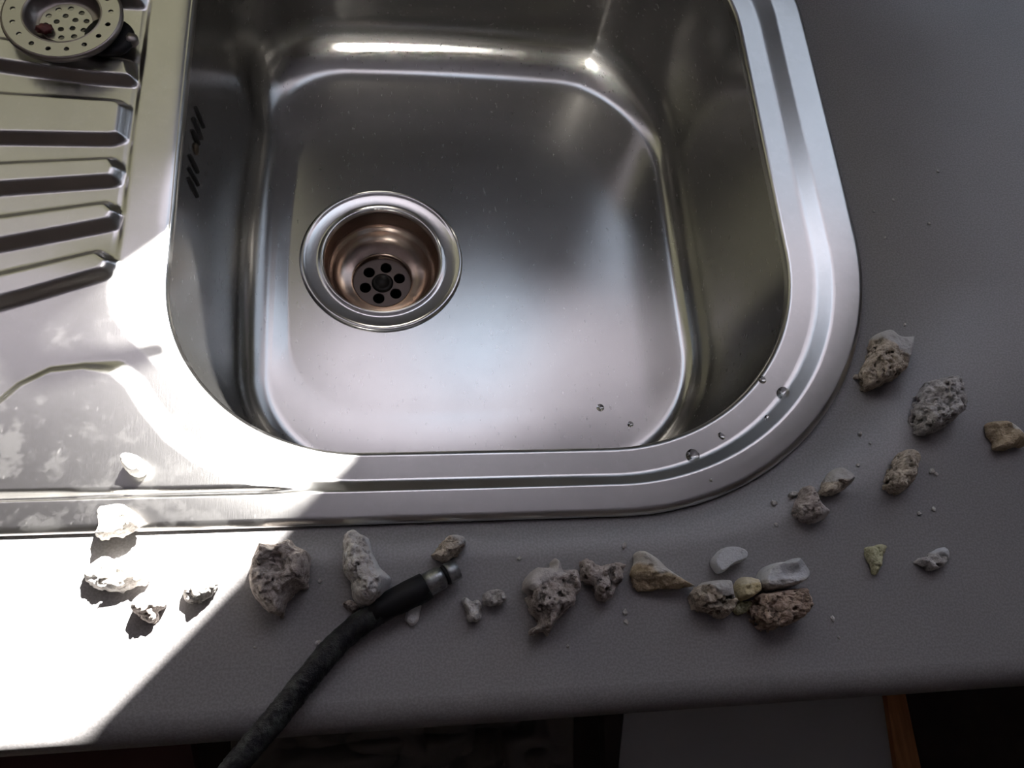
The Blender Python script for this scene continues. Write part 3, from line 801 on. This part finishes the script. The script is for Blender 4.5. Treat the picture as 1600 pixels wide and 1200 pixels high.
stone([(1232,771),(1238,767),(1245,769),(1245,775),(1237,778),(1232,775)], 0.003, S_GREY, 'tiny grey pebble left of the top of the boot-shaped stone', pits=.1, rough=.2)
stone([(1354,855),(1363,853),(1373,850),(1382,857),(1378,872),(1375,885),(1367,900),(1361,888),(1355,872)], 0.007, S_GREEN, 'small greenish yellow wedge-shaped stone, left one of the two lowest on the right', pits=.3, rough=.4)
stone([(1434,875),(1450,865),(1472,854),(1480,868),(1478,882),(1465,890),(1452,892),(1438,884)], 0.008, S_GREY, 'small grey white creased stone, right one of the two lowest on the right', pits=.6, rough=.8, skin=(.4, .9, .2))

# crumbs
G_CR = 'tiny white crumbs of scale'
rnd = random.Random(4)
CRL = ['white crumb beside the right of the oval hollow stone',
       'smaller crumb just below right of the one beside the oval stone',
       'white crumb between the oval stone and the greenish yellow wedge stone, left of a pair',
       'white crumb between the oval stone and the grey creased stone, right of a pair',
       'white crumb left of the tiny grey pebble, near the sink corner',
       'faint crumb straight below the one left of the tiny grey pebble',
       'white crumb left of the lumpy light grey stone',
       'tiny crumb right of the one left of the lumpy light grey stone',
       'crumb above right of the small rounded pale stone',
       'white crumb above the gap between the heart-shaped and the cone-shaped stone',
       'white crumb below the heart-shaped stone, upper of a close pair',
       'white crumb below the heart-shaped stone, lower of a close pair',
       'white crumb on the left side of the hose, near its middle',
       'white crumb between the largest round stone and the long white stone',
       'white crumb lying alone below right of the brown pitted stone',
       'tiny crumb at the top right of the white slab-like stone',
       'tiny crumb just above the sponge-like tan stone',
       'topmost crumb on the bare worktop to the right of the sink',
       'crumb on the right of the bare worktop, level with the drain',
       'left crumb of the group on the bare worktop right of the sink rim',
       'crumb closest to the sink rim on the bare worktop to its right',
       'crumb lowest in the group right of the sink rim',
       'tiny crumb between the sink front and the jagged coral-like stone, on its left',
       'tiny crumb below the largest round stone',
       'tiny crumb near the front edge below the brown pitted stone',
       'tiny crumb left of the white chip under the hose',
       'tiny crumb at the right of the ragged tail of the coral-like stone',
       'tiny crumb on the front rim of the sink near its right corner']
cr = [(1455,737,4),(1462,741,3),(1435,802,3),(1458,796,3),(1209,786,4),(1212,820,2.5),(1343,678,3),(1359,693,2),(1340,727,2.6),(975,853,3.2),(976,957,3.6),(978,972,3),(497,1004,3),(500,908,2.6),
      (1300,967,3.2),(1247,879,2.4),(1413,508,2.4),(1465,268,2.6),(1451,350,2.6),(1395,313,2.5),(1365,331,2),(1383,372,2.2),(811,873,2.6),(398,1012,1.8),(1310,996,2),(640,930,1.8),(887,1010,2),(1106,754,2.2)]
for i, (px, py, r) in enumerate(cr):
    bm = bmesh.new(); bmesh.ops.create_icosphere(bm, subdivisions=2, radius=r * 0.00033)
    for v in bm.verts:
        k = 1 + 0.35 * rnd.uniform(-1, 1); v.co = Vector((v.co.x * k * 1.3, v.co.y * k, v.co.z * 0.55 * k))
    x, y = at(px, py, 0.0)
    zb = min(v.co.z for v in bm.verts)
    base = float(sheet_z(np.array([x]), np.array([y]))[0]) if f_outr(np.array([x]), np.array([y]))[0] < 0 else 0.0
    o = bm_obj('scale_crumb', bm, S_WHITE, None, True); o.location = (x, y, base - zb); o.rotation_euler = (0, 0, rnd.uniform(0, 6))
    tag(o, CRL[i], 'crumb', G_CR)

# water drops
def drop_build(nt, b):
    b.inputs['Transmission Weight'].default_value = 1.0; b.inputs['IOR'].default_value = 1.333
M_WATER = mat('water', (1, 1, 1), 0.0, 0, drop_build)
def drop(px, py, r, zb, label, sx=1.0):
    x, y = at(px, py, zb); n = 28; vs_, fs = [], []
    vs_.append((0, 0, r * 0.34))
    K = 8
    for k in range(1, K + 1):
        a_ = k / K * math.pi / 2
        for j in range(n):
            b_ = 2 * math.pi * j / n
            vs_.append((sx * r * math.sin(a_) ** 0.9 * math.cos(b_), r * math.sin(a_) ** 0.9 * math.sin(b_), r * 0.34 * math.cos(a_)))
    for j in range(n): fs.append((0, 1 + j, 1 + (j + 1) % n))
    for k in range(K - 1):
        for j in range(n): fs.append((1 + k * n + j, 1 + (k + 1) * n + j, 1 + (k + 1) * n + (j + 1) % n, 1 + k * n + (j + 1) % n))
    fs.append(tuple(1 + (K - 1) * n + j for j in range(n))[::-1])
    o = link('water_drop', mesh_from('water_drop', vs_, fs), M_WATER)
    if zb > -0.05: zb = float(sheet_z(np.array([x]), np.array([y]))[0])
    o.location = (x, y, zb + 0.00005); o.rotation_euler = (0, 0, 0.6)
    tag(o, label, 'water drop', 'water drops on the sink'); return o
drop(1226, 614, 0.0040, 0.002, 'round water drop on the rim at the right corner, upper large one')
drop(1084, 711, 0.0038, 0.002, 'round water drop on the front rim, lower large one')
drop(1200, 653, 0.0019, 0.002, 'small water drop on the rim below the upper large drop')
drop(1129, 680, 0.0022, 0.002, 'elongated small water drop on the rim between the two large drops', 0.7)
drop(985, 663, 0.0022, ZF, 'small dark-ringed water drop on the bowl floor next to the front wall')
drop(938, 637, 0.0028, ZF, 'faint flat water drop on the bowl floor, furthest from the rim')
drop(1193, 592, 0.0022, 0.002, 'small water drop on the inner lip above the upper large drop')

# ------------------------------------------------------------------ hose
def hose_build(nt, b):
    n1 = noise(nt, 120, 5, 0.7); c = ramp(nt, n1.outputs[0], 0.45, 0.66, (0.005, 0.005, 0.008), (0.050, 0.056, 0.052))
    nt.links.new(c.outputs[0], b.inputs['Base Color']); b.inputs['Roughness'].default_value = 0.5; b.inputs['Specular IOR Level'].default_value = 0.35
    n2 = noise(nt, 500, 3, 0.6); bp = bump(nt, b, n1.outputs[0], 0.9, 0.0020); bump(nt, b, n2.outputs[0], 0.7, 0.0006, bp)
M_HOSE = mat('dirty_black_hose', (0.015, 0.015, 0.017), 0.5, 0, hose_build)
M_NICK = mat('tarnished_nickel', (0.36, 0.38, 0.39), 0.33, 1.0, lambda nt, b: (
    nt.links.new(ramp(nt, noise(nt, 220, 5, 0.7).outputs[0], 0.35, 0.7, (0.16, 0.17, 0.17), (0.52, 0.54, 0.55)).outputs[0], b.inputs['Base Color']),
    nt.links.new(ramp(nt, noise(nt, 150, 4, 0.7).outputs[0], 0.3, 0.7, (0.25,) * 3, (0.55,) * 3).outputs[0], b.inputs['Roughness'])))
HR = 0.0055
cpx = [(672, 916), (655, 926), (600, 952), (556, 980), (520, 1013), (487, 1052), (455, 1092), (424, 1130), (394, 1165), (366, 1200), (330, 1250)]
def hz(i): return [0.0075, 0.0075, 0.0072, HR + .0008, HR + .0008, HR + .0008, HR + .0008, HR + .0008, 0.0060, 0.0045, 0.0015][i]
hp = [(*at(px, py, hz(i)), hz(i)) for i, (px, py) in enumerate(cpx)]
hp.append((hp[-1][0] - 0.01, hp[-1][1] - 0.012, -0.05)); hp.append((hp[-1][0] - 0.004, hp[-1][1] - 0.006, -0.14)); hp.append((hp[-1][0], hp[-1][1], -0.32))
hose = tag(empty('flexible_hose', hp[3]), 'black flexible tap hose with a metal end fitting, lying across the worktop edge', 'hose')
def hpart(name, me, m):
    o = link(name, me, m); o.parent = hose; o.matrix_parent_inverse = Matrix.Translation(-Vector(hose.location)); return o
sp = spline(hp, 16)
N_ = len(sp)
_i, _a = np.meshgrid(np.arange(N_), np.arange(36) / 36 * 2 * math.pi, indexing='ij')
HW = 0.05 * vnoise(_i * 0.35, 1.6 * np.cos(_a) + 5, 1.6 * np.sin(_a) + 5, 3) + 0.05 * vnoise(_i * 0.9, 3 * np.cos(_a) + 9, 3 * np.sin(_a) + 9, 4)
rnd2 = np.random.RandomState(3)
hpart('rubber_tube', tube_mesh('rubber_tube', sp[6:], [HR] * (N_ - 6), 36, wob=lambda i, a_: HW[i % HW.shape[0], int(round(a_ / (2 * math.pi) * 36)) % 36]), M_HOSE)
def along(A, B, prof): # lathe along a line: prof = [(t in metres, radius)]
    A, B = Vector(A), Vector(B); d = (B - A).normalized(); return [A + d * t for t, _ in prof], [r for _, r in prof]
tip = Vector((*at(716, 888, 0.0078), 0.0078)); neck = Vector((*at(655, 920, 0.0078), 0.0078))
dirv = (neck - tip).normalized(); Lh = (neck - tip).length
p_, r_ = along(tip, neck, [(Lh - 0.0035, 0.0055), (Lh - 0.003, 0.0062), (Lh + 0.004, 0.0064), (Lh + 0.014, 0.0062), (Lh + 0.020, 0.0058), (Lh + 0.0235, 0.0053)])
c_ = hpart('hose_sleeve', tube_mesh('hose_sleeve', p_, r_, 32), M_RUBBER); c_['label'] = 'smooth black rubber sleeve'
p_, r_ = along(tip, neck, [(0, 0.0035), (0.0003, 0.0047), (0.0045, 0.0051), (0.0055, 0.0051), (0.0058, 0.0042), (0.0078, 0.0040), (0.0083, 0.0052), (0.0095, 0.0056), (0.0205, 0.0056), (Lh, 0.0055)])
c_ = hpart('metal_fitting', tube_mesh('metal_fitting', p_, r_, 12, wob=lambda i, a_: 0.0), M_NICK); c_['label'] = 'tarnished metal end fitting with a neck'
p_, r_ = along(tip, neck, [(0.0056, 0.0040), (0.0060, 0.0049), (0.0068, 0.0050), (0.0075, 0.0042)])
c_ = hpart('seal_ring', tube_mesh('seal_ring', p_, r_, 28), M_RUBBER)

# ------------------------------------------------------------------ strainer basket
ZB_ = 0.016
bc = at(97, 22, ZB_)
basket = tag(empty('strainer_basket', (bc[0], bc[1], 0.006)), 'round perforated steel sink strainer basket lying on the ribbed drainer', 'strainer')
def bpart(o, parent=None): return part_of(o, basket) if parent is None else o
RB = 0.0305
hl = [(0.0257 * math.cos(2 * math.pi * (k + .35) / 17), 0.0257 * math.sin(2 * math.pi * (k + .35) / 17), 0.00150) for k in range(17)]
M_BASK = mat('basket_steel', (0.50, 0.49, 0.46), 0.3, 1.0)
o = holed_plate('basket_rim', RB, hl, ZB_, 0.001, M_BASK, bc[0], bc[1], outer_in=0.0212); bpart(o); o['label'] = 'flat rim with a ring of small holes'
o = lathe('rim_edge', [(RB - 0.0002, 0.0004), (RB + 0.0010, 0.0003), (RB + 0.0016, -0.0008), (RB + 0.0012, -0.0030), (RB - 0.0008, -0.0040)], M_DARKSTEEL, None, 96, (bc[0], bc[1], ZB_)); bpart(o)
ZD_ = ZB_ - 0.0070
o = lathe('basket_cup', [(0.0214, 0.0003), (0.0208, 0.0009), (0.0200, 0.0005), (0.0194, -0.001), (0.0178, -0.0068), (0.0150, -0.0078), (0.0137, -0.0075)], M_DARKSTEEL, None, 96, (bc[0], bc[1], ZB_)); bpart(o)
hl2 = [(0.0108 * math.cos(2 * math.pi * k / 10 + .2), 0.0108 * math.sin(2 * math.pi * k / 10 + .2), 0.00170) for k in range(10)] + [(0.0052 * math.cos(2 * math.pi * k / 5 + .5), 0.0052 * math.sin(2 * math.pi * k / 5 + .5), 0.00170) for k in range(5)]
o = holed_plate('basket_sieve', 0.0139, hl2, ZD_, 0.0009, M_BASK, bc[0], bc[1]); bpart(o); o['label'] = 'perforated disc at the bottom of the cup'
sx_, sy_ = at(172, 62, 0.006)
o = lathe('rubber_seal', [(0.0, 0.0040), (0.010, 0.0040), (0.0132, 0.0032), (0.0140, 0.0015), (0.0134, 0.0), (0.0, 0.0)], M_RUBBER, None, 48, (sx_, sy_, 0.0062)); bpart(o); o['label'] = 'black rubber seal sticking out under the rim'
kx, ky = at(201, 57, 0.010)
o = lathe('lifting_knob', [(0.0, 0.0062), (0.0030, 0.0058), (0.0046, 0.0040), (0.0044, 0.0015), (0.0030, 0.0002), (0.0, 0.0)], M_DARKSTEEL, None, 32, (kx, ky, 0.0042)); bpart(o); o['label'] = 'dull metal knob beside the seal'
# red scrap in the cup
bm = bmesh.new(); bmesh.ops.create_icosphere(bm, subdivisions=3, radius=0.0034)
for v in bm.verts:
    n_ = 1 + 0.25 * math.sin(v.co.x * 2100) * math.sin(v.co.y * 1700 + 1); v.co = Vector((v.co.x * 1.35 * n_, v.co.y * 1.0 * n_, v.co.z * 0.55 * n_))
o = bm_obj('food_scrap', bm, M_RED, None, True); rx_, ry_ = at(68, 44, ZB_ - 0.004); o.location = (rx_, ry_, ZB_ - 0.0045)
tag(o, 'small dark red food scrap lying in the cup of the strainer basket', 'food scrap')

# ------------------------------------------------------------------ below the worktop
M_BOARD = mat('white_board', (0.48, 0.49, 0.485), 0.6)
M_ORANGE = mat('orange_wood', (0.30, 0.12, 0.035), 0.55, 0, lambda nt, b: nt.links.new(
    ramp(nt, noise(nt, 30, 4, stretch=(8, 1, 1)).outputs[0], 0.3, 0.7, (0.34, 0.14, 0.04), (0.55, 0.25, 0.09)).outputs[0], b.inputs['Base Color']))
M_DBROWN = mat('dark_brown_wood', (0.035, 0.020, 0.016), 0.6)
M_REDB = mat('red_brown_board', (0.12, 0.045, 0.035), 0.55)
zl = -0.22
drw = tag(empty('open_drawer', (*at(1190, 1150, zl), zl)), 'pulled-out drawer with a pale grey bottom and wooden sides, below the right of the worktop', 'drawer')
def dpart(name, px_pts, z0, z1, m, lab=None):
    bm = bmesh.new(); prism(bm, [at(*p, z1) for p in px_pts], z0, z1)
    o = bm_obj(name, bm, m); part_of(o, drw)
    if lab: o['label'] = lab
    return o
dpart('drawer_bottom', [(976, 1103), (960, 1270), (1412, 1270), (1383, 1078)], zl - 0.012, zl, M_BOARD, 'pale grey drawer bottom')
dpart('drawer_side', [(1384, 1077), (1413, 1275), (1455, 1275), (1412, 1071)], zl - 0.012, zl + 0.006, M_ORANGE, 'orange-brown wooden side')
dpart('drawer_side', [(943, 1095), (950, 1275), (959, 1275), (975, 1100)], zl - 0.012, zl + 0.006, M_DBROWN, 'dark wooden side')
z2 = -0.20
bm = bmesh.new(); prism(bm, [at(*p, z2) for p in [(-160, 1168), (-160, 1300), (318, 1300), (296, 1148)]], z2 - 0.018, z2)
tag(bm_obj('low_shelf_board', bm, M_REDB), 'dark reddish-brown board below the left end of the worktop edge', 'board')
# crumpled cloth
M_CLOTH = mat('dark_plastic_sheet', (0.24, 0.225, 0.20), 0.6, spec=0.2)
nx_, ny_ = 150, 60; vs_, fs = [], []
c00, c10, c11, c01 = at(312, 1130, -0.26), at(930, 1112, -0.26), at(930, 1330, -0.26), at(312, 1330, -0.26)
for i in range(nx_):
    for j in range(ny_):
        u, v = i / (nx_ - 1), j / (ny_ - 1)
        x = (c00[0] * (1 - u) + c10[0] * u) * (1 - v) + (c01[0] * (1 - u) + c11[0] * u) * v
        y = (c00[1] * (1 - u) + c10[1] * u) * (1 - v) + (c01[1] * (1 - u) + c11[1] * u) * v
        X_, Y_ = np.array([x]), np.array([y])
        n_ = abs(float(vnoise(X_ / 0.045 + 0.8 * v, Y_ / 0.03, X_ * 0, 5)[0])) + 0.5 * abs(float(vnoise(X_ / 0.02, Y_ / 0.014 + u, X_ * 0, 8)[0]))
        vs_.append((x, y, -0.34 + 0.045 * n_ * min(1, 4 * u, 4 * (1 - u)) - 0.05 * (1 - min(1, 6 * u)) ))
for i in range(nx_ - 1):
    for j in range(ny_ - 1): fs.append((i * ny_ + j, (i + 1) * ny_ + j, (i + 1) * ny_ + j + 1, i * ny_ + j + 1))
sheet = link('crumpled_bag', mesh_from('crumpled_bag', vs_, fs), M_CLOTH)
md = sheet.modifiers.new('thickness', 'SOLIDIFY'); md.thickness = 0.001
tag(sheet, 'crumpled dark grey plastic bag below the middle of the worktop edge', 'bag')
# base cabinet
M_CAB = mat('cabinet_dark', (0.03, 0.022, 0.02), 0.6)
cab = tag(empty('base_cabinet', (0.2, 0.3, ZFL)), 'dark base cabinet below the grey worktop', 'cabinet')
bm = bmesh.new()
for b in ((-0.72, -0.70, 0.03, 0.62, ZFL, -0.041), (1.10, 1.12, 0.03, 0.62, ZFL, -0.041), (-0.70, 1.10, 0.60, 0.62, ZFL, -0.041), (-0.70, 1.10, 0.03, 0.60, ZFL, ZFL + 0.05), (-0.70, 1.10, 0.03, 0.048, ZFL + 0.05, -0.06)): box(bm, *b)
o = bm_obj('cabinet_carcass', bm, M_CAB); part_of(o, cab)
